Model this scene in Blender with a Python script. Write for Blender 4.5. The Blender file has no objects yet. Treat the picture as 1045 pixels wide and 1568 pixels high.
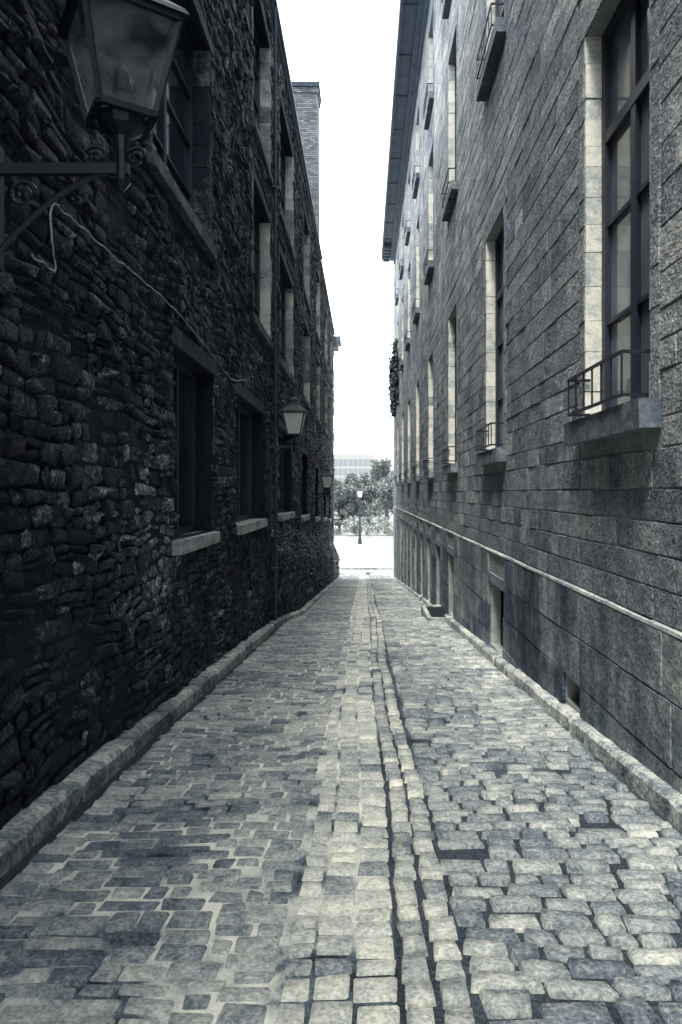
import bpy, math, random
import numpy as np
from mathutils import Vector, Matrix
random.seed(7)
R=random.random
U=random.uniform
C=1.6            # camera height; heights below marked "rel" are measured from it
WL=-2.0; WR=1.95
scene=bpy.context.scene
col=scene.collection

# ---------------------------------------------------------------- ground profile
_ky=[-400,-4,0,5,14,30,46,50,4000]
_kz=[.32,.32,0,-.42,-1.16,-2.62,-4.1,-4.2,-4.2]
def zg(y):
    s=0
    for o in (-1.5,-.75,0,.75,1.5):
        s+=np.interp(y+o,_ky,_kz)
    return float(s/5)

# ---------------------------------------------------------------- materials
def new_mat(name):
    m=bpy.data.materials.new(name); m.use_nodes=True
    nt=m.node_tree; b=nt.nodes['Principled BSDF']
    return m,nt,b
def N(nt,t,**kw):
    n=nt.nodes.new(t)
    for k,v in kw.items():
        if k in n.inputs: n.inputs[k].default_value=v
        else: setattr(n,k,v)
    return n
def ramp(nt,stops):
    r=nt.nodes.new('ShaderNodeValToRGB'); cr=r.color_ramp
    cr.elements[0].position=stops[0][0]; cr.elements[0].color=(*stops[0][1],1)
    cr.elements[1].position=stops[-1][0]; cr.elements[1].color=(*stops[-1][1],1)
    for p,c in stops[1:-1]:
        e=cr.elements.new(p); e.color=(*c,1)
    return r
def math_n(nt,op,a,b,clamp=False):
    n=nt.nodes.new('ShaderNodeMath'); n.operation=op; n.use_clamp=clamp
    for i,x in enumerate((a,b)):
        if hasattr(x,'links'): nt.links.new(x,n.inputs[i])
        else: n.inputs[i].default_value=x
    return n.outputs[0]
def stone_mat(name,stops,fine=35,coarse=.6,bump=.6,bdist=.01,rough=.85,wt=.5,wf=.25,wc=.25,attr=True,spec=.3,mid=.22,wm=None,streak=0,ws=.2):
    m,nt,b=new_mat(name)
    tc=N(nt,'ShaderNodeTexCoord')
    n1=N(nt,'ShaderNodeTexNoise',Scale=float(fine),Detail=3.0,Roughness=.7)
    n2=N(nt,'ShaderNodeTexNoise',Scale=float(coarse),Detail=3.0,Roughness=.6)
    n3=N(nt,'ShaderNodeTexNoise',Scale=float(fine*mid),Detail=3.0,Roughness=.6)
    for n in (n1,n2,n3): nt.links.new(tc.outputs['Object'],n.inputs['Vector'])
    def cen(o,k): return math_n(nt,'MULTIPLY',math_n(nt,'SUBTRACT',o,.5),k*3.2)
    v=cen(n1.outputs[0],wf)
    v=math_n(nt,'ADD',v,cen(n2.outputs[0],wc))
    v=math_n(nt,'ADD',v,cen(n3.outputs[0],wf if wm is None else wm))
    if streak:
        mp=N(nt,'ShaderNodeMapping'); mp.inputs['Scale'].default_value=(1,1,.16)
        nt.links.new(tc.outputs['Object'],mp.inputs[0])
        n4=N(nt,'ShaderNodeTexNoise',Scale=float(streak),Detail=3.0,Roughness=.65); nt.links.new(mp.outputs[0],n4.inputs['Vector'])
        v=math_n(nt,'ADD',v,cen(n4.outputs[0],ws))
    if attr:
        at=N(nt,'ShaderNodeAttribute'); at.attribute_name='tone'
        v=math_n(nt,'ADD',v,math_n(nt,'MULTIPLY',math_n(nt,'SUBTRACT',at.outputs['Fac'],.5),wt*2))
    v=math_n(nt,'ADD',v,.5,True)
    r=ramp(nt,stops); nt.links.new(v,r.inputs[0])
    nt.links.new(r.outputs[0],b.inputs['Base Color'])
    b.inputs['Roughness'].default_value=rough
    b.inputs['Specular IOR Level'].default_value=spec
    h=math_n(nt,'ADD',math_n(nt,'MULTIPLY',n1.outputs[0],.7),math_n(nt,'MULTIPLY',n3.outputs[0],1.4))
    bp=N(nt,'ShaderNodeBump',Strength=bump,Distance=bdist)
    nt.links.new(h,bp.inputs['Height']); nt.links.new(bp.outputs[0],b.inputs['Normal'])
    return m
def plain(name,c,rough=.6,metal=0,spec=.5,var=.25,sc=20):
    m,nt,b=new_mat(name)
    tc=N(nt,'ShaderNodeTexCoord'); n=N(nt,'ShaderNodeTexNoise',Scale=float(sc),Detail=3.0)
    nt.links.new(tc.outputs['Object'],n.inputs['Vector'])
    r=ramp(nt,[(.3,tuple(x*(1-var) for x in c)),(.7,tuple(min(1,x*(1+var)) for x in c))])
    nt.links.new(n.outputs[0],r.inputs[0]); nt.links.new(r.outputs[0],b.inputs['Base Color'])
    b.inputs['Roughness'].default_value=rough; b.inputs['Metallic'].default_value=metal
    b.inputs['Specular IOR Level'].default_value=spec
    return m

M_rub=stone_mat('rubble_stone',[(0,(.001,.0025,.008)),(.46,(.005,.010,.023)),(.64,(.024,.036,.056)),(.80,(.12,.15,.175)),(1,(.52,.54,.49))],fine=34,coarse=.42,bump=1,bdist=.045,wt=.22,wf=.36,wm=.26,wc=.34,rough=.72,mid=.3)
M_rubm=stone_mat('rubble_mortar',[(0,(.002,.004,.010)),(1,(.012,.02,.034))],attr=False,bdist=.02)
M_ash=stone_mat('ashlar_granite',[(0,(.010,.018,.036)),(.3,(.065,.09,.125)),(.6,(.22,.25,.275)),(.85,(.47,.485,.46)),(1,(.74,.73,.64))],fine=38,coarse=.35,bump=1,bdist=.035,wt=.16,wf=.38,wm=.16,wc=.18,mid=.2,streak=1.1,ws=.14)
M_ashm=stone_mat('ashlar_mortar',[(0,(.08,.1,.12)),(1,(.5,.52,.48))],attr=False,bdist=.01,fine=20,coarse=.8)
M_plinth=stone_mat('plinth_stone',[(0,(.004,.008,.02)),(.3,(.045,.066,.095)),(.6,(.16,.19,.215)),(.85,(.36,.38,.37)),(1,(.58,.58,.51))],fine=26,coarse=.8,bump=.9,bdist=.018,wt=.16,wf=.24,wm=.26,wc=.28,streak=1.8,ws=.34)
M_trim=stone_mat('dressed_stone',[(0,(.10,.13,.17)),(.35,(.38,.41,.41)),(.6,(.68,.68,.61)),(1,(.85,.84,.74))],fine=30,coarse=1.6,bump=.7,bdist=.012,wt=.3,wf=.24,wc=.24)
M_band=stone_mat('string_course_stone',[(0,(.06,.08,.11)),(.4,(.28,.31,.32)),(1,(.68,.68,.6))],fine=22,coarse=1.6,bump=.8,bdist=.012,wt=.3,wf=.3,wc=.3)
M_trimd=stone_mat('weathered_sill_stone',[(0,(.02,.03,.05)),(.5,(.11,.14,.17)),(1,(.36,.38,.37))],fine=20,coarse=2,bump=.5,bdist=.01,attr=False,wf=.3)
M_sild=stone_mat('dark_upper_sill_stone',[(0,(.01,.015,.025)),(.5,(.05,.065,.085)),(1,(.25,.27,.27))],fine=20,coarse=2,bump=.5,bdist=.01,attr=False,wf=.3)
M_lint=stone_mat('dark_lintel_stone',[(0,(.004,.008,.016)),(.6,(.02,.03,.045)),(1,(.14,.16,.17))],fine=20,coarse=1,bump=.8,bdist=.02,attr=False,wf=.3)
M_triml=stone_mat('left_sill_stone',[(0,(.01,.018,.03)),(.5,(.2,.23,.25)),(1,(.55,.56,.5))],fine=20,coarse=2,bump=.5,bdist=.01,wt=.5,wf=.25)
M_cob=stone_mat('cobble_stone',[(0,(.018,.030,.052)),(.28,(.12,.152,.18)),(.55,(.34,.365,.35)),(.8,(.62,.62,.54)),(1,(.86,.83,.71))],fine=50,coarse=.55,bump=1,bdist=.016,wt=.25,wf=.30,wm=.2,wc=.18,rough=.75,spec=.35)
M_kerb=stone_mat('kerb_stone',[(0,(.02,.03,.05)),(.35,(.17,.20,.22)),(.6,(.43,.45,.41)),(1,(.76,.74,.64))],fine=30,coarse=1.2,bump=1,bdist=.02,wt=.25,wf=.32,wc=.24)
M_iron=plain('black_iron',(.006,.010,.02),.5,0,.4)
M_frame=plain('dark_window_frame',(.014,.022,.04),.5)
M_roof=plain('metal_eave',(.10,.135,.175),.5,0,.4,.25,3)
M_dark=plain('interior_dark',(.006,.01,.018),.9,0,.1)
M_pave=stone_mat('promenade_paving',[(0,(.16,.18,.19)),(1,(.38,.39,.37))],fine=3,coarse=.15,attr=False,bdist=.003)
M_wire=plain('grey_cable',(.24,.27,.28),.5)
M_bark=plain('bark',(.06,.07,.08),.9)
def glass_mat(name,c,rough,spec=.6):
    m,nt,b=new_mat(name)
    tc=N(nt,'ShaderNodeTexCoord'); n=N(nt,'ShaderNodeTexNoise',Scale=1.3,Detail=2.0)
    nt.links.new(tc.outputs['Object'],n.inputs['Vector'])
    r=ramp(nt,[(.35,tuple(x*.5 for x in c)),(.65,c)])
    nt.links.new(n.outputs[0],r.inputs[0]); nt.links.new(r.outputs[0],b.inputs['Base Color'])
    b.inputs['Roughness'].default_value=rough; b.inputs['Specular IOR Level'].default_value=spec
    bp=N(nt,'ShaderNodeBump',Strength=.15,Distance=.02); nt.links.new(n.outputs[0],bp.inputs['Height']); nt.links.new(bp.outputs[0],b.inputs['Normal'])
    return m
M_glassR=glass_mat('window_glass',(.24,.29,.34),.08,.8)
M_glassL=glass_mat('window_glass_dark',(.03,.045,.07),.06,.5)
def lglass(name,lo,hi,c):
    m,nt,b=new_mat(name)
    nt.nodes.remove(b); out=nt.nodes['Material Output']
    tr=N(nt,'ShaderNodeBsdfTransparent'); tr.inputs[0].default_value=(.8,.86,.9,1)
    tl=N(nt,'ShaderNodeBsdfTranslucent'); tl.inputs[0].default_value=(*c,1)
    df=N(nt,'ShaderNodeBsdfDiffuse'); df.inputs[0].default_value=(*c,1)
    ns=N(nt,'ShaderNodeTexNoise',Scale=7.0,Detail=3.0); tcc=N(nt,'ShaderNodeTexCoord'); nt.links.new(tcc.outputs['Object'],ns.inputs['Vector'])
    rr=ramp(nt,[(.35,(lo,)*3),(.7,(hi,)*3)]); nt.links.new(ns.outputs[0],rr.inputs[0])
    mx=N(nt,'ShaderNodeMixShader'); nt.links.new(tl.outputs[0],mx.inputs[1]); nt.links.new(df.outputs[0],mx.inputs[2])
    mx2=N(nt,'ShaderNodeMixShader'); nt.links.new(rr.outputs[0],mx2.inputs[0]); nt.links.new(tr.outputs[0],mx2.inputs[1]); nt.links.new(mx.outputs[0],mx2.inputs[2])
    nt.links.new(mx2.outputs[0],out.inputs[0]); return m
M_lglass=lglass('lantern_glass',.06,.4,(.45,.5,.52))
M_frost=lglass('frosted_lantern_glass',.85,1.0,(.9,.92,.88))
# brick
m,nt,b=new_mat('chimney_brick')
tc=N(nt,'ShaderNodeTexCoord'); mp=N(nt,'ShaderNodeMapping'); mp.inputs['Rotation'].default_value=(math.radians(90),0,0)
nt.links.new(tc.outputs['Object'],mp.inputs[0])
bk=N(nt,'ShaderNodeTexBrick',Scale=1.0); bk.inputs['Brick Width'].default_value=.24; bk.inputs['Row Height'].default_value=.085; bk.inputs['Mortar Size'].default_value=.012
bk.inputs['Color1'].default_value=(.03,.042,.058,1); bk.inputs['Color2'].default_value=(.12,.135,.14,1); bk.inputs['Mortar'].default_value=(.015,.02,.03,1)
nt.links.new(mp.outputs[0],bk.inputs['Vector']); nt.links.new(bk.outputs[0],b.inputs['Base Color']); b.inputs['Roughness'].default_value=.9
M_brick=m
def leaf(name,c0,c1):
    m,nt,b=new_mat(name)
    tc=N(nt,'ShaderNodeTexCoord'); n=N(nt,'ShaderNodeTexNoise',Scale=.9,Detail=3.0)
    nt.links.new(tc.outputs['Object'],n.inputs['Vector'])
    r=ramp(nt,[(.38,c0),(.62,c1)]); nt.links.new(n.outputs[0],r.inputs[0]); nt.links.new(r.outputs[0],b.inputs['Base Color'])
    b.inputs['Roughness'].default_value=.7
    return m
M_leaf=leaf('tree_leaves',(.06,.08,.09),(.21,.235,.22))  # leaf colours lightened to stand in for distance haze
M_shrub=leaf('shrub_leaves',(.07,.09,.1),(.32,.34,.3))
M_ivy=leaf('ivy_leaves',(.01,.02,.03),(.04,.055,.065))

# ---------------------------------------------------------------- helpers
def empty(name,loc=(0,0,0)):
    e=bpy.data.objects.new(name,None); e.location=loc; col.objects.link(e); return e
def mesh_obj(name,v,f,mat,parent=None,smooth=False,tone=None):
    me=bpy.data.meshes.new(name); me.from_pydata(v,[],f)
    me.materials.append(mat)
    if tone is not None:
        a=me.attributes.new('tone','FLOAT','POINT'); a.data.foreach_set('value',np.array(tone,dtype=np.float32))
    if smooth: me.polygons.foreach_set('use_smooth',[True]*len(me.polygons))
    me.update()
    o=bpy.data.objects.new(name,me); col.objects.link(o)
    if parent: o.parent=parent
    return o
class Boxes:
    def __init__(s): s.v=[];s.f=[];s.t=[]
    def box(s,x0,x1,y0,y1,z0,z1,tone=.5,j=0):
        b=len(s.v)
        for x in (x0,x1):
            for y in (y0,y1):
                for z in (z0,z1):
                    s.v.append((x+U(-j,j),y+U(-j,j),z+U(-j,j)))
        s.t+= [tone]*8
        for q in ((0,1,3,2),(4,6,7,5),(0,4,5,1),(2,3,7,6),(0,2,6,4),(1,5,7,3)): s.f.append(tuple(b+i for i in q))
    def beam(s,p,q,w,h=None):
        p=Vector(p);q=Vector(q);d=(q-p).normalized();h=h or w
        up=Vector((0,0,1)) if abs(d.z)<.95 else Vector((1,0,0))
        a=d.cross(up).normalized()*w/2; c=a.normalized().cross(d).normalized()*h/2
        b=len(s.v)
        for e in (p,q):
            for k in ((-1,-1),(1,-1),(1,1),(-1,1)): s.v.append(tuple(e+a*k[0]+c*k[1]))
        s.t+=[.5]*8
        for q4 in ((0,1,2,3),(7,6,5,4),(0,4,5,1),(1,5,6,2),(2,6,7,3),(3,7,4,0)): s.f.append(tuple(b+i for i in q4))
    def tube(s,pts,r,n=8):
        pts=[Vector(p) for p in pts]; b=len(s.v)
        rs=r if isinstance(r,list) else [r]*len(pts)
        for i,p in enumerate(pts):
            d=(pts[min(i+1,len(pts)-1)]-pts[max(i-1,0)]).normalized()
            up=Vector((0,0,1)) if abs(d.z)<.9 else Vector((1,0,0))
            a=d.cross(up).normalized(); c=a.cross(d)
            for k in range(n):
                t=2*math.pi*k/n; s.v.append(tuple(p+(a*math.cos(t)+c*math.sin(t))*rs[i]))
        s.t+=[.5]*(n*len(pts))
        for i in range(len(pts)-1):
            for k in range(n):
                s.f.append((b+i*n+k,b+i*n+(k+1)%n,b+(i+1)*n+(k+1)%n,b+(i+1)*n+k))
        s.f.append(tuple(b+k for k in range(n))[::-1]); s.f.append(tuple(b+(len(pts)-1)*n+k for k in range(n)))
    def block(s,P,a0,a1,b0,b1,h,ins,tone,jh=.3,jc=0,base=0.0,cr=.45):
        """worn stone: 4x4 grid, rim at base, crown raised"""
        b=len(s.v); ia=min(ins,(a1-a0)*.35); ib=min(ins,(b1-b0)*.35)
        A=(a0,a0+ia,a1-ia,a1);B=(b0,b0+ib,b1-ib,b1)
        ca=[U(-jc,jc) for _ in range(4)];cb=[U(-jc,jc) for _ in range(4)]
        for i in range(4):
            for k in range(4):
                a=A[i];bb=B[k]
                q=(i>1)*2+(k>1)
                a+=ca[q];bb+=cb[q]
                e=(i in(0,3)) or (k in (0,3))
                if (i in(0,3)) and (k in (0,3)):
                    a+= ia*cr*(1 if i==0 else -1); bb+=ib*cr*(1 if k==0 else -1)
                n=base if e else h*(1+U(-jh,jh))
                s.v.append(P(a,bb,n))
        s.t+=[tone]*16
        for i in range(3):
            for k in range(3):
                s.f.append((b+i*4+k,b+(i+1)*4+k,b+(i+1)*4+k+1,b+i*4+k+1))
    def obj(s,name,mat,parent=None,smooth=False): return mesh_obj(name,s.v,s.f,mat,parent,smooth,s.t)

# ---------------------------------------------------------------- ground sheet
ys=list(np.arange(-12,60,1.0)); ys=[-3000,-60]+ys+[120,400,3000]
v=[];f=[]
xs=[-3000,-30,30,3000]
for y in ys:
    for x in xs: v.append((x,y,zg(y)-.06))
for i in range(len(ys)-1):
    for k in range(3):
        a=i*4+k; f.append((a,a+1,a+5,a+4))
mesh_obj('ground',v,f,M_pave)

# ---------------------------------------------------------------- alley
alley=empty('cobblestone_alley')
m,nt,b=new_mat('joint_sand')
tc=N(nt,'ShaderNodeTexCoord'); sp=N(nt,'ShaderNodeSeparateXYZ'); nt.links.new(tc.outputs['Object'],sp.inputs[0])
n=N(nt,'ShaderNodeTexNoise',Scale=2.2,Detail=5.0,Roughness=.6); nt.links.new(tc.outputs['Object'],n.inputs['Vector'])
n2=N(nt,'ShaderNodeTexNoise',Scale=70.0,Detail=3.0,Roughness=.7); nt.links.new(tc.outputs['Object'],n2.inputs['Vector'])
mr=N(nt,'ShaderNodeMapRange'); mr.inputs['From Min'].default_value=.13; mr.inputs['From Max'].default_value=.09; mr.inputs['To Min'].default_value=.1
nt.links.new(sp.outputs['X'],mr.inputs['Value'])
mr2=N(nt,'ShaderNodeMapRange'); mr2.inputs['From Min'].default_value=3.5; mr2.inputs['From Max'].default_value=9.0; mr2.inputs['To Max'].default_value=.7
nt.links.new(sp.outputs['Y'],mr2.inputs['Value'])
mr4=N(nt,'ShaderNodeMapRange'); mr4.inputs['From Min'].default_value=.36; mr4.inputs['From Max'].default_value=.40
nt.links.new(sp.outputs['X'],mr4.inputs['Value'])
sd=math_n(nt,'MAXIMUM',mr.outputs[0],math_n(nt,'MULTIPLY',mr2.outputs[0],math_n(nt,'MAXIMUM',mr4.outputs[0],.25)))
mr3=N(nt,'ShaderNodeMapRange'); mr3.inputs['From Min'].default_value=-1.76; mr3.inputs['From Max'].default_value=-1.68
nt.links.new(sp.outputs['X'],mr3.inputs['Value']); sd=math_n(nt,'MULTIPLY',sd,mr3.outputs[0])
vv=math_n(nt,'MULTIPLY',sd,math_n(nt,'ADD',math_n(nt,'MULTIPLY',math_n(nt,'SUBTRACT',n.outputs[0],.5),3.6),.60,True))
vv=math_n(nt,'ADD',vv,math_n(nt,'MULTIPLY',math_n(nt,'SUBTRACT',n2.outputs[0],.5),.7),True)
r=ramp(nt,[(0,(.004,.008,.018)),(.3,(.08,.11,.14)),(.6,(.42,.45,.42)),(1,(.7,.7,.61))])
nt.links.new(vv,r.inputs[0]); nt.links.new(r.outputs[0],b.inputs['Base Color']); b.inputs['Roughness'].default_value=.95
bp=N(nt,'ShaderNodeBump',Strength=1,Distance=.01); nt.links.new(n2.outputs[0],bp.inputs['Height']); nt.links.new(bp.outputs[0],b.inputs['Normal'])
M_joint=m
def PG(x,y,n): return (x,y,zg(y)+n+.007*math.sin(x*3+y*2.3)+.007*math.sin(y*1.3-x*4))
v=[];f=[];yy=list(np.arange(-1,50.01,.125)); 
xb=[-2.3,-1.72,-1.68,-1.4,-1.1,-.8,-.55,-.34,-.1,.10,.13,.36,.39,.8,1.1,1.4,1.7,2.3]
def bo(x,y): 
    if x<-1.7: return -.035
    return 0 if x<.115 else (-.018 if x<.37 else -.014)
for y in yy:
    for x in xb: v.append(PG(x,y,bo(x,y)-.0015))
nx=len(xb)
for i in range(len(yy)-1):
    for k in range(nx-1):
        a=i*nx+k; f.append((a,a+1,a+nx+1,a+nx))
mesh_obj('joint_bed',v,f,M_joint,alley)

def wob(x,y): return .05*math.sin(x*2.1+y*.35)+.03*math.sin(x*5.3+y*1.1+1.3)+.014*math.sin(x*13+y*3)
def cx(y): return .03*math.sin(y*.5)+.012*math.sin(y*1.7)
cob=Boxes()
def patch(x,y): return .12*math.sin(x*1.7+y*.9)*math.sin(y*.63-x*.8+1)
y=1.0
while y<48:
    d=U(.085,.125) if R()<.88 else U(.125,.17)
    x=-1.735+U(-.02,.02); xe=-.335
    while x<xe-.05:
        w=min(U(.10,.24),xe-x)
        if x<-1.1 and y<4.6 and R()<.4: w=min(U(.25,.42),xe-x)
        if xe-(x+w)<.07: w=xe-x
        g=U(.004,.011)
        wo=wob(x+w/2,y)
        if R()>.012:
            t=.42+random.gauss(0,.18)+patch(x,y)-(.14 if y<4.2 and x<-.9 else 0)  # near-left stones darkened: corner vignette painted into their tone
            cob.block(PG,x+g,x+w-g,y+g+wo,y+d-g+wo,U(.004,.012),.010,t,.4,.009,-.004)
        x+=w
    y+=d
for (a,b_) in ((-.33,-.215),(-.215,-.06),(-.06,.108)):
    y=1.0+R()*.1
    while y<48:
        d=U(.10,.18); g=U(.004,.009)
        o=cx(y)
        t=.76+random.gauss(0,.14)
        if R()<.09: t=.22
        cob.block(PG,a+g+o,b_-g+o,y+g,y+d-g,U(.004,.011),.010,t,.35,.008,-.004,.3)
        y+=d
for (a,b_) in ((.122,.235),(.245,.36)):
    y=1.0+R()*.1
    while y<48:
        d=U(.09,.2); g=U(.005,.013); gx=U(.0,.007)
        o=cx(y)*1.1+U(-.007,.007)
        cob.block(PG,a+gx+o,b_-gx+o,y+g,y+d-g,U(.002,.014),.007,.62+random.gauss(0,.2),.4,.010,-.03,.3)
        y+=d
y=1.0
while y<48:
    near=max(0,min(1,(6-y)/3))
    d=U(.10,.14) if R()<.85 else U(.14,.18)
    x=.375+U(0,.03); xe=1.79
    while x<xe-.05:
        w=min(U(.13,.28),xe-x)
        if xe-(x+w)<.07: w=xe-x
        g=U(.002,.008)+near*U(.001,.006)
        wo=wob(x+w/2+3,y)*1.2
        if R()>.02:
            t=.37+random.gauss(0,.17)+patch(x+3,y)
            cob.block(PG,x+g,x+w-g,y+g+wo,y+d-g+wo,U(.002,.02),.011,t,.5,.012,-.03,.4)
        x+=w
    y+=d
cob.obj('cobbles',M_cob,alley,True)

# ---------------------------------------------------------------- kerbs
def kerb(name,side,xw,xk,y0,y1,h):
    k=Boxes(); y=y0
    while y<y1:
        L=U(.6,1.3); g=.006
        n=max(2,int(L/.12)); h_=h+U(-.012,.012); xo=U(-.012,.012); t=.5+random.gauss(0,.18)
        b=len(k.v)
        for i in range(n+1):
            yy=y+g+(L-2*g)*i/n; z=zg(yy); e=.012 if i in(0,n) else 0
            x1=xk(yy)+xo+U(-.005,.005); sx=side
            k.v+=[(xw,yy,z-.1),(xw,yy,z+h_-e+U(-.003,.003)),((xw+x1)/2,yy,z+h_-e+U(-.004,.004)),(x1+sx*.035,yy,z+h_-e+U(-.005,.003)),(x1+sx*.008,yy,z+h_-.03-e+U(-.005,.005)),(x1,yy,z-.07)]; k.t+=[t]*6
        for i in range(n):
            for q in range(5): k.f.append((b+i*6+q,b+i*6+q+1,b+(i+1)*6+q+1,b+(i+1)*6+q))
        k.f.append(tuple(b+q for q in range(6))); k.f.append(tuple(b+n*6+q for q in range(6)))
        y+=L
    k.obj(name,M_kerb)
def bulge(y):
    t=max(0,min(1,(y-13.5)/4.5)); return .33*t*t*(3-2*t)
kerb('kerb',-1,WL-.05,lambda y:-1.82+bulge(y)*.95,.5,44,.11)
kerb('kerb',1,WR+.05,lambda y:1.82+(.05 if y>17 else 0),.5,44.0,.11)

# ---------------------------------------------------------------- building shells
def shell(bx,side,W,openings,y0,y1,zb,zt,th=.4):
    zs=sorted({zb,zt,*[o[2] for o in openings],*[o[3] for o in openings]})
    for za,zc in zip(zs[:-1],zs[1:]):
        cuts=sorted([(o[0],o[1]) for o in openings if o[2]<=za+1e-6 and o[3]>=zc-1e-6])
        c=y0
        for a,b_ in cuts:
            if a>c: bx.box(*sorted((W,W+side*th)),c,a,za,zc)
            c=b_
        if y1>c: bx.box(*sorted((W,W+side*th)),c,y1,za,zc)
def intervals(y0,y1,z0,z1,rects):
    cuts=sorted([(r[0],r[1]) for r in rects if min(z1,r[3])-max(z0,r[2])>.02])
    out=[];c=y0
    for a,b_ in cuts:
        if a>c+.02: out.append((c,a))
        c=max(c,b_)
    if y1>c+.02: out.append((c,y1))
    return out
def window(fr,gl,side,W,o,depth=.24,cols=2,rows=3,bar=.035,transom=None):
    y0,y1,z0,z1=o
    x=W+side*depth
    def bb(ya,yb,za,zb_,t=.06,off=0): fr.box(*sorted((x-side*off,x+side*t)),ya,yb,za,zb_)
    F=.085
    bb(y0,y0+F,z0,z1,.08,.02); bb(y1-F,y1,z0,z1,.08,.02); bb(y0+F,y1-F,z0,z0+F,.08,.02); bb(y0+F,y1-F,z1-F,z1,.08,.02)
    ym=(y0+y1)/2
    if cols==2: bb(ym-.045,ym+.045,z0+F,z1-F,.07,.01)
    if transom: bb(y0+F,y1-F,z0+transom-.05,z0+transom+.05,.075,.015)
    for i in range(1,rows):
        z=z0+(z1-z0)*i/rows
        if transom and abs(z-(z0+transom))<.15: continue
        bb(y0+F,y1-F,z-bar/2,z+bar/2,.055,0)
    gx=x+side*.035
    gl.box(*sorted((gx,gx+side*.01)),y0+.02,y1-.02,z0+.02,z1-.02)

# ================= LEFT: dark rubble building
left=empty('rubble_stone_building')
Lcols=[(6.3,8.75),(12.1,14.3),(15.9,18.9),(22.2,24.6),(28.0,30.2),(34.0,36.2),(39.5,41.5)]
Lop=[]; 
for i,(a,b_) in enumerate(Lcols):
    Lop.append((a,b_,C+3.15,C+5.65,'m'))
    Lop.append((a,b_,C+6.6,C+9.3,'u'))
Llow=[(7.15,8.9),(10.6,13.3),(15.8,18.6),(21.5,23.8),(27.5,29.5),(33,35),(38,40)]
for i,(a,b_) in enumerate(Llow):
    base=C-.5 if i<3 else C-.5-(i-2)*.25
    Lop.append((a,b_,base,base+2.05,'l'))
bx=Boxes(); LT=C+10.3
shell(bx,-1,WL,Lop,-9,44.5,-7,LT)
bx.obj('wall_core',M_rubm,left)
bd=Boxes(); bd.box(-12,WL-.55,-9,44.5,-7,LT); bd.box(WL-.55,WL-.4,-9,-8.9,-7,LT);
bd.obj('interior_shell',M_dark,left)
st=Boxes(); rects=[]
for o in Lop:
    a,b_,z0,z1,k=o
    rects.append((a,b_,z0-.02,z1+.02)); rects.append((a-.12,b_+.12,z0-.17,z0)); rects.append((a-.15,b_+.15,z1,z1+.2))
def PL(y,z,n):
    hz=max(0,min(1,(zg(y)+2.3-z)/.9))
    und=.02*math.sin(y*2.1+z*3.1)+.015*math.sin(y*5.3-z*4.7)
    dz=.03*math.sin(y*1.7+z*2.2)+.018*math.sin(y*6.1+z*5)
    return (WL+n+und*.7+.01+bulge(y)*hz, y+.03*math.sin(z*9+y*2), z+dz)
z=-6.2
while z<LT-.05:
    d=U(.08,.16)
    if z>C+5: d=U(.10,.18)
    for (a,b_) in intervals(.6,44.4,z,z+d,rects):
        y=a
        while y<b_-.02:
            w=U(.10,.34) if y<16 else U(.2,.45)
            if b_-(y+w)<.08: w=b_-y
            if zg(y)<z+d:
                parts=[(z,z+d)]
                if d>.12 and R()<.4: 
                    zm=z+d*U(.4,.6); parts=[(z,zm),(zm,z+d)]
                for (za,zb_) in parts:
                    g=U(.001,.010)
                    nn=U(.006,.028) if R()<.85 else U(.03,.055)
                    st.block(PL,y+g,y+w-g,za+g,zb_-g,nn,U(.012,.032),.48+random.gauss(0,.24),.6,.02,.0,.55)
            y+=w
    z+=d
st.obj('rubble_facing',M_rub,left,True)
sl=Boxes(); fr=Boxes(); gl=Boxes(); lt=Boxes(); jm=Boxes(); sd_=Boxes()
for o in Lop:
    a,b_,z0,z1,k=o
    dk_=a<10
    if k=='l': sl.box(WL-.25,WL+.11,a-.07,b_+.07,z0-.15,z0,.62,.008)
    else: sd_.box(WL-.25,WL+.09,a-.1,b_+.1,z0-.15,z0,.5,.008)
    lt.box(WL-.3,WL+.035,a-.14,b_+.14,z1+.002,z1+.19,.5,.006)
    if k!='l':
        zz=z0
        while zz<z1-.02:
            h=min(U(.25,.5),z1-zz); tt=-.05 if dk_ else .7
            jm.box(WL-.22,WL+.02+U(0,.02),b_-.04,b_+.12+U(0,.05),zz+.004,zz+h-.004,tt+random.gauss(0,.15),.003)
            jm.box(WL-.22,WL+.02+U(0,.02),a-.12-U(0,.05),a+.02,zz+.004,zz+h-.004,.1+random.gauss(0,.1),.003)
            zz+=h
    window(fr,gl,-1,WL,(a,b_,z0,z1),.2,2,4 if k!='l' else 1)
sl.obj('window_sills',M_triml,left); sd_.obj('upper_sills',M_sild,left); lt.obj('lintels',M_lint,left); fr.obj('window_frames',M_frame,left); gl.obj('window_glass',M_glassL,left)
jm.obj('window_jambs',M_triml,left)
ev=Boxes(); ev.box(-2.05,-1.93,-9,30.5,LT,LT+.10); ev.box(-2.05,-1.86,-9,30.5,LT+.103,LT+.2)
ev.box(-12,-2.06,-9,44.4,LT+.003,LT+.12)
ev.box(-2.05,-1.9,30.6,44.5,LT-.0,LT+.12)
ev.box(-2.3,-1.55,44.55,46.2,C+9.9,C+10.25); ev.box(-2.3,-1.7,44.55,46.1,C+9.55,C+9.897)
ev.obj('eave',M_roof,left)
dp=Boxes(); dp.tube([(-1.87,14.35,LT-.1),(-1.87,14.35,2),(-1.87,14.35,zg(14.35)+.1)],.035)
for z in (8,5,2,0): dp.box(-2,-1.82,14.28,14.42,z,z+.05)
dp.tube([(-1.9,13.8,C+.75),(-1.9,13.8,C-.7),(-1.9,13.9,C-.8)],.02,6)
dp.obj('drainpipe',plain('pipe_paint',(.02,.03,.045),.5),left)

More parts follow.
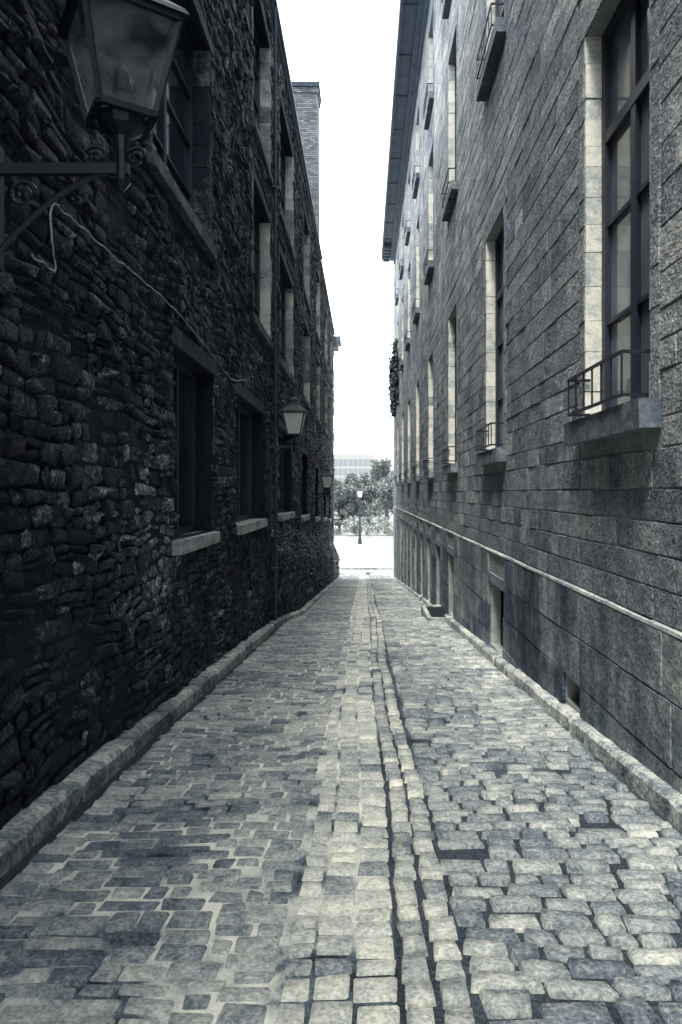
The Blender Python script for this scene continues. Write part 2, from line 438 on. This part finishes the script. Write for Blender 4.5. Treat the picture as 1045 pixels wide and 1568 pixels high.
# chimney
ch=empty('brick_chimney')
cb=Boxes(); cb.box(-3.42,-2.06,30.2,31.4,LT+.15,C+17.7); cb.box(-3.46,-2.02,30.16,31.44,C+17.702,C+17.95)
cb.obj('shaft',M_brick,ch)
cc=Boxes(); cc.box(-3.5,-1.98,30.1,31.5,C+17.953,C+18.15); cc.box(-3.3,-2.2,30.3,31.3,C+18.153,C+18.25); cc.obj('cap',M_lint,ch)

# ================= RIGHT: granite building
right=empty('granite_building')
RT=C+14.9
Rc=[5.31+4.85*i for i in range(-1,8)]
Rop=[]
for i,c in enumerate(Rc):
    a,b_=c-.69,c+.69
    Rop.append((a,b_,C+.62,C+4.0,'m'))
    Rop.append((a,b_,C+6.5,C+9.85,'u'))
    Rop.append((a,b_,C+11.2,C+13.7,'t'))
for c in [10.0]+[15.25+2.6*i for i in range(0,11)]:
    Rop.append((c-.5,c+.5,max(zg(c)+.12,-5.5),C-1.36 if c<40 else C-1.6,'b'))
Rop.append((6.1,6.6,C-1.98,C-1.76,'h'))
bx=Boxes(); shell(bx,1,WR,Rop,-9,45.2,-7,RT)
bx.obj('wall_core',M_ashm,right)
bd=Boxes(); bd.box(WR+.6,13,-9,45.2,-7,RT); bd.obj('interior_shell',M_dark,right)
rects=[]
for o in Rop:
    a,b_,z0,z1,k=o
    rects.append((a,b_,z0-.0,z1+.0))
    if k=='h': continue
    if k!='b':
        rects.append((a-.16,b_+.16,z0-.2,z0)); rects.append((a-.2,b_+.2,z1,z1+.3))
        rects.append((a-.14,b_+.14,z0-.02,z1+.02))
    else: rects.append((a-.1,b_+.1,z1,z1+.15))
st=Boxes(); pt=Boxes()
def PR(y,z,n): return (WR-n+.004*math.sin(y*2+z*3),y,z)
PJ=.02
def PQ(y,z,n): return (WR-PJ-n,y,z)
LED=C-.87
z=LED+.02; 
while z<RT-.05:
    d=random.choice((.2,.24,.27,.3,.22)); d=min(d,RT-z)
    for (a,b_) in intervals(.6,45.1,z,z+d,rects):
        y=a
        while y<b_-.02:
            w=U(.25,.75)
            if b_-(y+w)<.2: w=b_-y
            g=.003
            t=.45+random.gauss(0,.22)+.042*max(-1,min(10,z-C-1))  # upper courses lightened: skylight wash-out painted into the stone tone
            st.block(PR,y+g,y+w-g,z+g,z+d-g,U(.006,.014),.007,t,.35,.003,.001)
            y+=w
    z+=d
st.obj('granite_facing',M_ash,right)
rows=[]
zz=LED-.02
while zz>-6:
    h=random.choice((.22,.42,.42,.3)); rows.append((zz-h,zz)); zz-=h
for (z0,z1) in rows:
    for (a,b_) in intervals(.6,45.1,z0,z1,rects):
        y=a
        while y<b_-.02:
            w=U(.5,1.2)
            if b_-(y+w)<.3: w=b_-y
            if zg(y+w)<z1:
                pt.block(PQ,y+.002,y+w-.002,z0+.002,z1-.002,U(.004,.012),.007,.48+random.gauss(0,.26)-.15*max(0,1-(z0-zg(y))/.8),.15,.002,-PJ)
            y+=w
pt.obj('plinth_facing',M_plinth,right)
lg=Boxes(); y=.6
while y<45:
    L=min(U(.9,1.5),45.15-y); b=len(lg.v); t=.5+random.gauss(0,.18); n=6
    for i in range(n+1):
        yy=y+.003+(L-.006)*i/n; j=U(-.003,.003)
        lg.v+=[(WR-.0,yy,LED+.02),(WR-PJ-.008+j,yy,LED+.006+j),(WR-PJ-.012+j,yy,LED-.018),(WR,yy,LED-.019)]; lg.t+=[t+U(-.1,.1)]*4
    for i in range(n):
        for q in range(3): lg.f.append((b+i*4+q,b+i*4+q+1,b+(i+1)*4+q+1,b+(i+1)*4+q))
    y+=L
lg.obj('string_course',M_band,right)
sl=Boxes(); fr=Boxes(); gl=Boxes(); lt=Boxes(); jm=Boxes(); dk=Boxes(); rl=Boxes()
for o in Rop:
    a,b_,z0,z1,k=o
    if k=='h':
        dk.box(WR+.15,WR+.2,a,b_,z0,z1); continue
    if k=='b':
        dk.box(WR+.2,WR+.25,a,b_,z0,z1)
        lt.box(WR-PJ-.012,WR+.3,a-.1,b_+.1,z1+.002,z1+.15,.4,.004)
        for q in range(1,6): dk.box(WR+.12,WR+.15,a+(b_-a)*q/6-.012,a+(b_-a)*q/6+.012,z0,z1)
        continue
    sl.box(WR-.15,WR+.25,a-.15,b_+.15,z0-.19,z0,.5,.006)
    lt.box(WR-.018,WR+.3,a-.19,b_+.19,z1+.002,z1+.29,.5,.004)
    zz=z0; i=0
    while zz<z1-.02:
        h=min(random.choice((.24,.27,.3,.35,.18)),z1-zz)
        if z1-(zz+h)<.1: h=z1-zz
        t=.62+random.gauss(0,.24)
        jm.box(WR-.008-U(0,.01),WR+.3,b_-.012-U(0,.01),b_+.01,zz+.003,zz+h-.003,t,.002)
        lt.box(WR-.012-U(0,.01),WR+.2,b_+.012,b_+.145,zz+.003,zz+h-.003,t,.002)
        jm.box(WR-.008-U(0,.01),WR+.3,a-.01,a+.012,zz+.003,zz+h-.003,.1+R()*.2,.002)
        lt.box(WR-.012-U(0,.01),WR+.2,a-.145,a-.012,zz+.003,zz+h-.003,.5,.002)
        zz+=h; i+=1
    window(fr,gl,1,WR,(a+.012,b_-.012,z0,z1),.15,2,4 if k!='t' else 3,transom=2.45 if k!='t' else None)
    gy0,gy1=a+.1,b_-.05; xo=WR-.17
    for zz in (z0+.06,z0+.36):
        rl.beam((xo,gy0,zz),(xo,gy1,zz),.022)
        rl.beam((xo,gy0,zz),(WR+.02,gy0,zz),.022); rl.beam((xo,gy1,zz),(WR+.02,gy1,zz),.022)
    n=6
    for q in range(n+1): 
        yy=gy0+(gy1-gy0)*q/n; rl.beam((xo,yy,z0+.06),(xo,yy,z0+.36),.012)
sl.obj('window_sills',M_trimd,right); lt.obj('lintels',M_ash,right); jm.obj('window_jambs',M_trim,right)
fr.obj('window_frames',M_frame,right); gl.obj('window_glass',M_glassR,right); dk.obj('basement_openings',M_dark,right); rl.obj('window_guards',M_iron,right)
ev=Boxes()
EX=1.13
ev.box(EX,WR+.3,-9,43.5,RT+.003,RT+.1)
ev.box(EX-.05,EX+.04,-9,43.55,RT-.16,RT+.28)
ev.box(EX+.05,13,-9,43.4,RT+.103,RT+.2)
ev.box(WR-.12,WR,-9,43.4,RT-.35,RT)
ev.box(WR-.32,WR-.123,-9,43.4,RT-.15,RT)
y=-8
while y<43.4:
    ev.box(EX+.043,WR-.33,y,y+.05,RT-.03,RT); y+=2.4
for i in range(5): ev.box(EX+.05,WR-.34,40.8+i*.55,40.95+i*.55,RT-.3,RT-.031)
ev.obj('eave',M_roof,right)
iv=Boxes()
for _ in range(3500):
    t=R(); y=U(38,45.3); z=C+U(4.8,8.8); 
    if abs(z-(C+6.6)-(1.2*math.sin(y*1.3)))>1.7*R()+.4: continue
    n=.05+abs(random.gauss(0,.13)); s=U(.05,.12); p=Vector((WR-n,y,z))
    a=Vector((U(-1,1),U(-1,1),U(-1,1))).normalized()*s; b2=a.cross(Vector((U(-1,1),U(-1,1),U(-1,1)))).normalized()*s
    k=len(iv.v); iv.v+=[tuple(p+a),tuple(p+b2),tuple(p-a),tuple(p-b2)]; iv.f.append((k,k+1,k+2,k+3)); iv.t+=[.5]*4
iv.obj('ivy_vine',M_ivy)

# basement grate
g=Boxes(); gy0,gy1=15.2,17.0; gx0,gx1=1.42,1.91
for (a,b_,c_,d_) in ((gx0,gx0+.09,gy0,gy1),(gx0+.09,gx1,gy0,gy0+.1),(gx0+.09,gx1,gy1-.1,gy1)):
    g.box(a,b_,c_,d_,zg(16.1)-.15,zg(16.1)+.17)
gr=empty('basement_grate'); g.obj('stone_frame',M_kerb,gr)
g=Boxes(); yy=gy0+.15
while yy<gy1-.12:
    g.box(gx0+.09,gx1,yy,yy+.03,zg(16.1)+.11,zg(16.1)+.15); yy+=.11
g.obj('iron_bars',M_iron,gr)

# ---------------------------------------------------------------- lanterns
def lantern_geo(fr,gl,cx_,cy,zb,s=1.0,rot=0.0):
    wb,wt,h=.125*s,.215*s,.44*s
    cr,sr=math.cos(rot),math.sin(rot)
    cor=[(a*cr-b*sr,a*sr+b*cr) for a,b in ((-1,-1),(1,-1),(1,1),(-1,1))]
    B=[Vector((cx_+a*wb,cy+b*wb,zb)) for a,b in cor]; T=[Vector((cx_+a*wt,cy+b*wt,zb+h)) for a,b in cor]
    for i in range(4):
        j=(i+1)%4
        fr.beam(B[i],T[i],.024*s); fr.beam(B[i],B[j],.03*s); fr.beam(T[i],T[j],.035*s)
        k=len(gl.v); gl.v+=[tuple(B[i]),tuple(B[j]),tuple(T[j]),tuple(T[i])]; gl.t+=[.5]*4; gl.f.append((k,k+1,k+2,k+3))
    rings=[(wt+.035*s,h+.01*s),(wt+.02*s,h+.04*s),(wt*.62,h+.13*s),(wt*.34,h+.2*s),(wt*.34,h+.25*s),(wt*.44,h+.26*s),(wt*.2,h+.31*s),(.012*s,h+.33*s),(.018*s,h+.36*s),(.004*s,h+.4*s)]
    k=len(fr.v)
    for w,z in rings:
        for a,b in cor: fr.v.append((cx_+a*w,cy+b*w,zb+z))
        fr.t+=[.5]*4
    for i in range(len(rings)-1):
        for q in range(4): fr.f.append((k+i*4+q,k+i*4+(q+1)%4,k+(i+1)*4+(q+1)%4,k+(i+1)*4+q))
    fr.f.append((k,k+3,k+2,k+1))
    fr.tube([(cx_,cy,zb),(cx_,cy,zb-.05*s),(cx_,cy,zb-.09*s),(cx_,cy,zb-.16*s)],[wb*.95,wb*.8,.04*s,.03*s],10)
    fr.tube([(cx_,cy,zb),(cx_,cy,zb+.12*s),(cx_,cy,zb+.13*s),(cx_,cy,zb+.22*s)],[.03*s,.03*s,.045*s,.035*s],8)
def wall_lantern(x,y,zb,s=1.0,rot=0.0,gm=None):
    e=empty('wall_lantern'); fr=Boxes(); gl=Boxes()
    lantern_geo(fr,gl,x,y,zb,s,rot)
    za=zb-.16*s
    fr.tube([(x,y,za+.02),(x,y,za-.14*s)],.028*s)
    fr.tube([(x,y,za-.14*s),(x,y,za-.19*s)],[.045*s,.01])
    fr.beam((WL,y,za-.08*s),(x+.04,y,za-.08*s),.035*s,.05*s)
    pts=[]
    for i in range(22):
        t=i/21
        pts.append((WL+.03+(x-WL-.1)*t, y, za-.1*s-.42*s*(1-t)**1.6))
    fr.tube(pts,.014*s,6)
    for (ox,oz,r0) in ((x-.13*s,za-.02*s,.06*s),(x+.07*s,za-.02*s,.05*s),(WL+.2,za-.2*s,.07*s)):
        sp=[]
        for i in range(26):
            a=i/25*math.pi*3.2; r=r0*(1-.75*i/25); sp.append((ox+r*math.cos(a),y,oz+r*math.sin(a)))
        fr.tube(sp,.010*s,5)
    fr.box(WL,WL+.07,y-.06,y+.06,za-.55*s,za+.05)
    fr.obj('iron_frame',M_iron,e); gl.obj('glass_panes',gm or M_frost,e)
wall_lantern(-1.28,3.6,C+1.97,1.1,math.radians(33),M_lglass)
wall_lantern(-1.41,13.8,C+1.18,1.0)
wall_lantern(-1.40,26,C+.2,1.0)
wall_lantern(-1.33,42.5,C-1.4,1.0)

def wl(px,py,o=.06):
    yy=-WL*1045/(558-px); return (WL+o,yy,C+(755-py)*yy/1045)
cable=[(28,392),(45,402),(66,414),(60,370),(58,330),(64,312),(85,330),(112,352),(150,386),(190,418),(225,446),(262,480),(290,512),(318,545),(335,568),(350,582),(371,582)]
e=Boxes()
P=[Vector(wl(*p,o=.08)) for p in cable]; Q=[]
for i in range(len(P)-1):
    p0=P[max(i-1,0)];p1=P[i];p2=P[i+1];p3=P[min(i+2,len(P)-1)]
    for k in range(5):
        t=k/5; Q.append(.5*((2*p1)+(-p0+p2)*t+(2*p0-5*p1+4*p2-p3)*t*t+(-p0+3*p1-3*p2+p3)*t**3)+Vector((U(-.003,.003),0,U(-.01,.01))))
Q.append(P[-1]); e.tube(Q,.006,6)
e.obj('wall_cable',M_wire)

# ---------------------------------------------------------------- beyond the lane
GZ=zg(80)
e=empty('street_lamp',(-.5,78,GZ)); fr=Boxes(); gl=Boxes()
fr.tube([(0,0,0),(0,0,.15),(0,0,.7),(0,0,.8),(0,0,4.9)],[.28,.26,.18,.13,.10],10)
fr.tube([(0,0,4.9),(0,0,5.0),(0,0,5.15)],[.12,.12,.05],10)
lantern_geo(fr,gl,0,0,5.3,1.7)
fr.obj('post',M_iron,e); gl.obj('lantern_panes',M_frost,e)
k=Boxes(); k.box(-60,60,88,88.4,GZ-.05,GZ+.13); k.box(-60,60,88.403,400,GZ-.04,GZ+.1); k.obj('far_pavement',M_pave)
k=Boxes()
x=-30
while x<30:
    k.box(x+.01,x+.99,52.3,52.55,GZ-.1,GZ+.05,.5+random.gauss(0,.1),.004); x+=1.0
k.obj('street_edge_kerb',M_kerb)

def leaves(bx,c,r,n,s):
    for _ in range(n):
        d=Vector((random.gauss(0,1),random.gauss(0,1),random.gauss(0,1))).normalized()*(R()**.4)
        p=Vector((c[0]+d.x*r[0],c[1]+d.y*r[1],c[2]+d.z*r[2])); q=s*U(.6,1.4)
        a=Vector((U(-1,1),U(-1,1),U(-1,1))).normalized()*q; b2=a.cross(Vector((U(-1,1),U(-1,1),U(-1,1)))).normalized()*q*.7
        k=len(bx.v); bx.v+=[tuple(p+a),tuple(p+b2),tuple(p-a),tuple(p-b2)]; bx.f.append((k,k+1,k+2,k+3)); bx.t+=[.5]*4
def tree(x,y,h,w):
    e=empty('tree',(x,y,GZ+.1)); tr=Boxes(); lf=Boxes()
    tr.tube([(0,0,0),(.05,0,h*.2),(-.05,.1,h*.4),(.1,0,h*.7),(0,0,h*.9)],[.26,.2,.16,.09,.03],8)
    for i in range(14):
        a=U(0,6.28); z0=h*U(.12,.6); L=w*U(.4,.95); p=Vector((math.cos(a)*L,math.sin(a)*L,z0+h*U(.04,.28)))
        tr.tube([(0,0,z0),tuple(p*.5+Vector((0,0,z0*.5+.1))),tuple(p)],[.09,.06,.02],6)
        leaves(lf,p,(w*U(.25,.42),w*U(.25,.42),h*U(.06,.13)),280,.17)
    for i in range(10):
        a=U(0,6.28); L=w*.55*R(); leaves(lf,(math.cos(a)*L,math.sin(a)*L,h*U(.5,.93)),(w*U(.2,.38),w*U(.2,.38),h*U(.05,.1)),240,.17)
    tr.obj('trunk',M_bark,e,True); lf.obj('crown',M_leaf,e)
tree(3.0,96,11.0,3.4); tree(-1.9,104,9.0,3.0); tree(.6,110,9.0,3.2); tree(6.5,99,11,3.4); tree(-6.5,97,10,3.2); tree(4.0,118,10.5,3.5); tree(-3.6,98,8.6,2.6); tree(.9,122,8.8,3.4)
sb=Boxes()
for i in range(85):
    leaves(sb,(U(-9,9),U(89.2,93),GZ+U(.5,2.2)),(U(.6,1.1),.7,U(.4,.8)),160,.11)
sb.obj('shrubs',M_shrub)
ob=empty('office_building'); b1=Boxes(); b1.box(-8,2.5,170,185,GZ,C+9.6); b1.box(3,30,190,205,GZ,C+6.5); b1.obj('walls',plain('pale_concrete',(.22,.23,.225),.8),ob)
b2=Boxes()
for fz in range(4):
    for fx in range(8):
        b2.box(-7.6+fx*1.25,-6.7+fx*1.25,169.9,169.99,GZ+5.8+fz*2.3,GZ+7.3+fz*2.3)
b2.obj('windows',plain('hazy_window',(.13,.15,.16),.4),ob)
ms=empty('lattice_mast'); mb=Boxes()
for a in (-.5,.5):
    for c_ in (-.5,.5): mb.beam((7.3+a,300+c_,GZ),(7.3+a*.2,300+c_*.2,C+29),.12)
for i in range(14):
    z=GZ+8+i*2; w=.5-.4*(i*2+8)/36; mb.beam((7.3-w,300-w,z),(7.3+w,300-w,z+2),.08); mb.beam((7.3+w,300-w,z),(7.3-w,300-w,z),.08)
mb.obj('lattice',plain('mast_paint',(.4,.43,.45),.6),ms)

# ---------------------------------------------------------------- light
w=bpy.data.worlds.new('World'); scene.world=w; w.use_nodes=True; nt=w.node_tree
bg=nt.nodes['Background']; sky=nt.nodes.new('ShaderNodeTexSky'); sky.sky_type='NISHITA'; sky.sun_disc=False
EL=math.radians(63); AZ=math.radians(198)
sky.sun_elevation=EL; sky.sun_rotation=AZ
mix=nt.nodes.new('ShaderNodeMixRGB'); mix.inputs[0].default_value=.92; mix.inputs[2].default_value=(31,32.2,33,1)
nt.links.new(sky.outputs[0],mix.inputs[1]); nt.links.new(mix.outputs[0],bg.inputs[0]); bg.inputs[1].default_value=.145
sd=bpy.data.lights.new('sun','SUN'); sd.energy=5.0; sd.angle=math.radians(12); sd.color=(1,.95,.85)
so=bpy.data.objects.new('sun',sd); col.objects.link(so)
dirv=Vector((math.sin(AZ)*math.cos(EL),math.cos(AZ)*math.cos(EL),math.sin(EL)))
so.rotation_euler=dirv.to_track_quat('Z','Y').to_euler()
so.location=(0,0,40)

# ---------------------------------------------------------------- camera
cd=bpy.data.cameras.new('camera'); co=bpy.data.objects.new('camera',cd); col.objects.link(co); scene.camera=co
cd.sensor_fit='VERTICAL'; cd.sensor_height=36; cd.lens=24; cd.shift_x=-.0227; cd.shift_y=-.0185
cd.clip_start=.05; cd.clip_end=6000
co.location=(0,0,C); co.rotation_euler=(math.radians(90),0,0)
scene.view_settings.view_transform='Standard'; scene.view_settings.look='None'; scene.view_settings.exposure=0
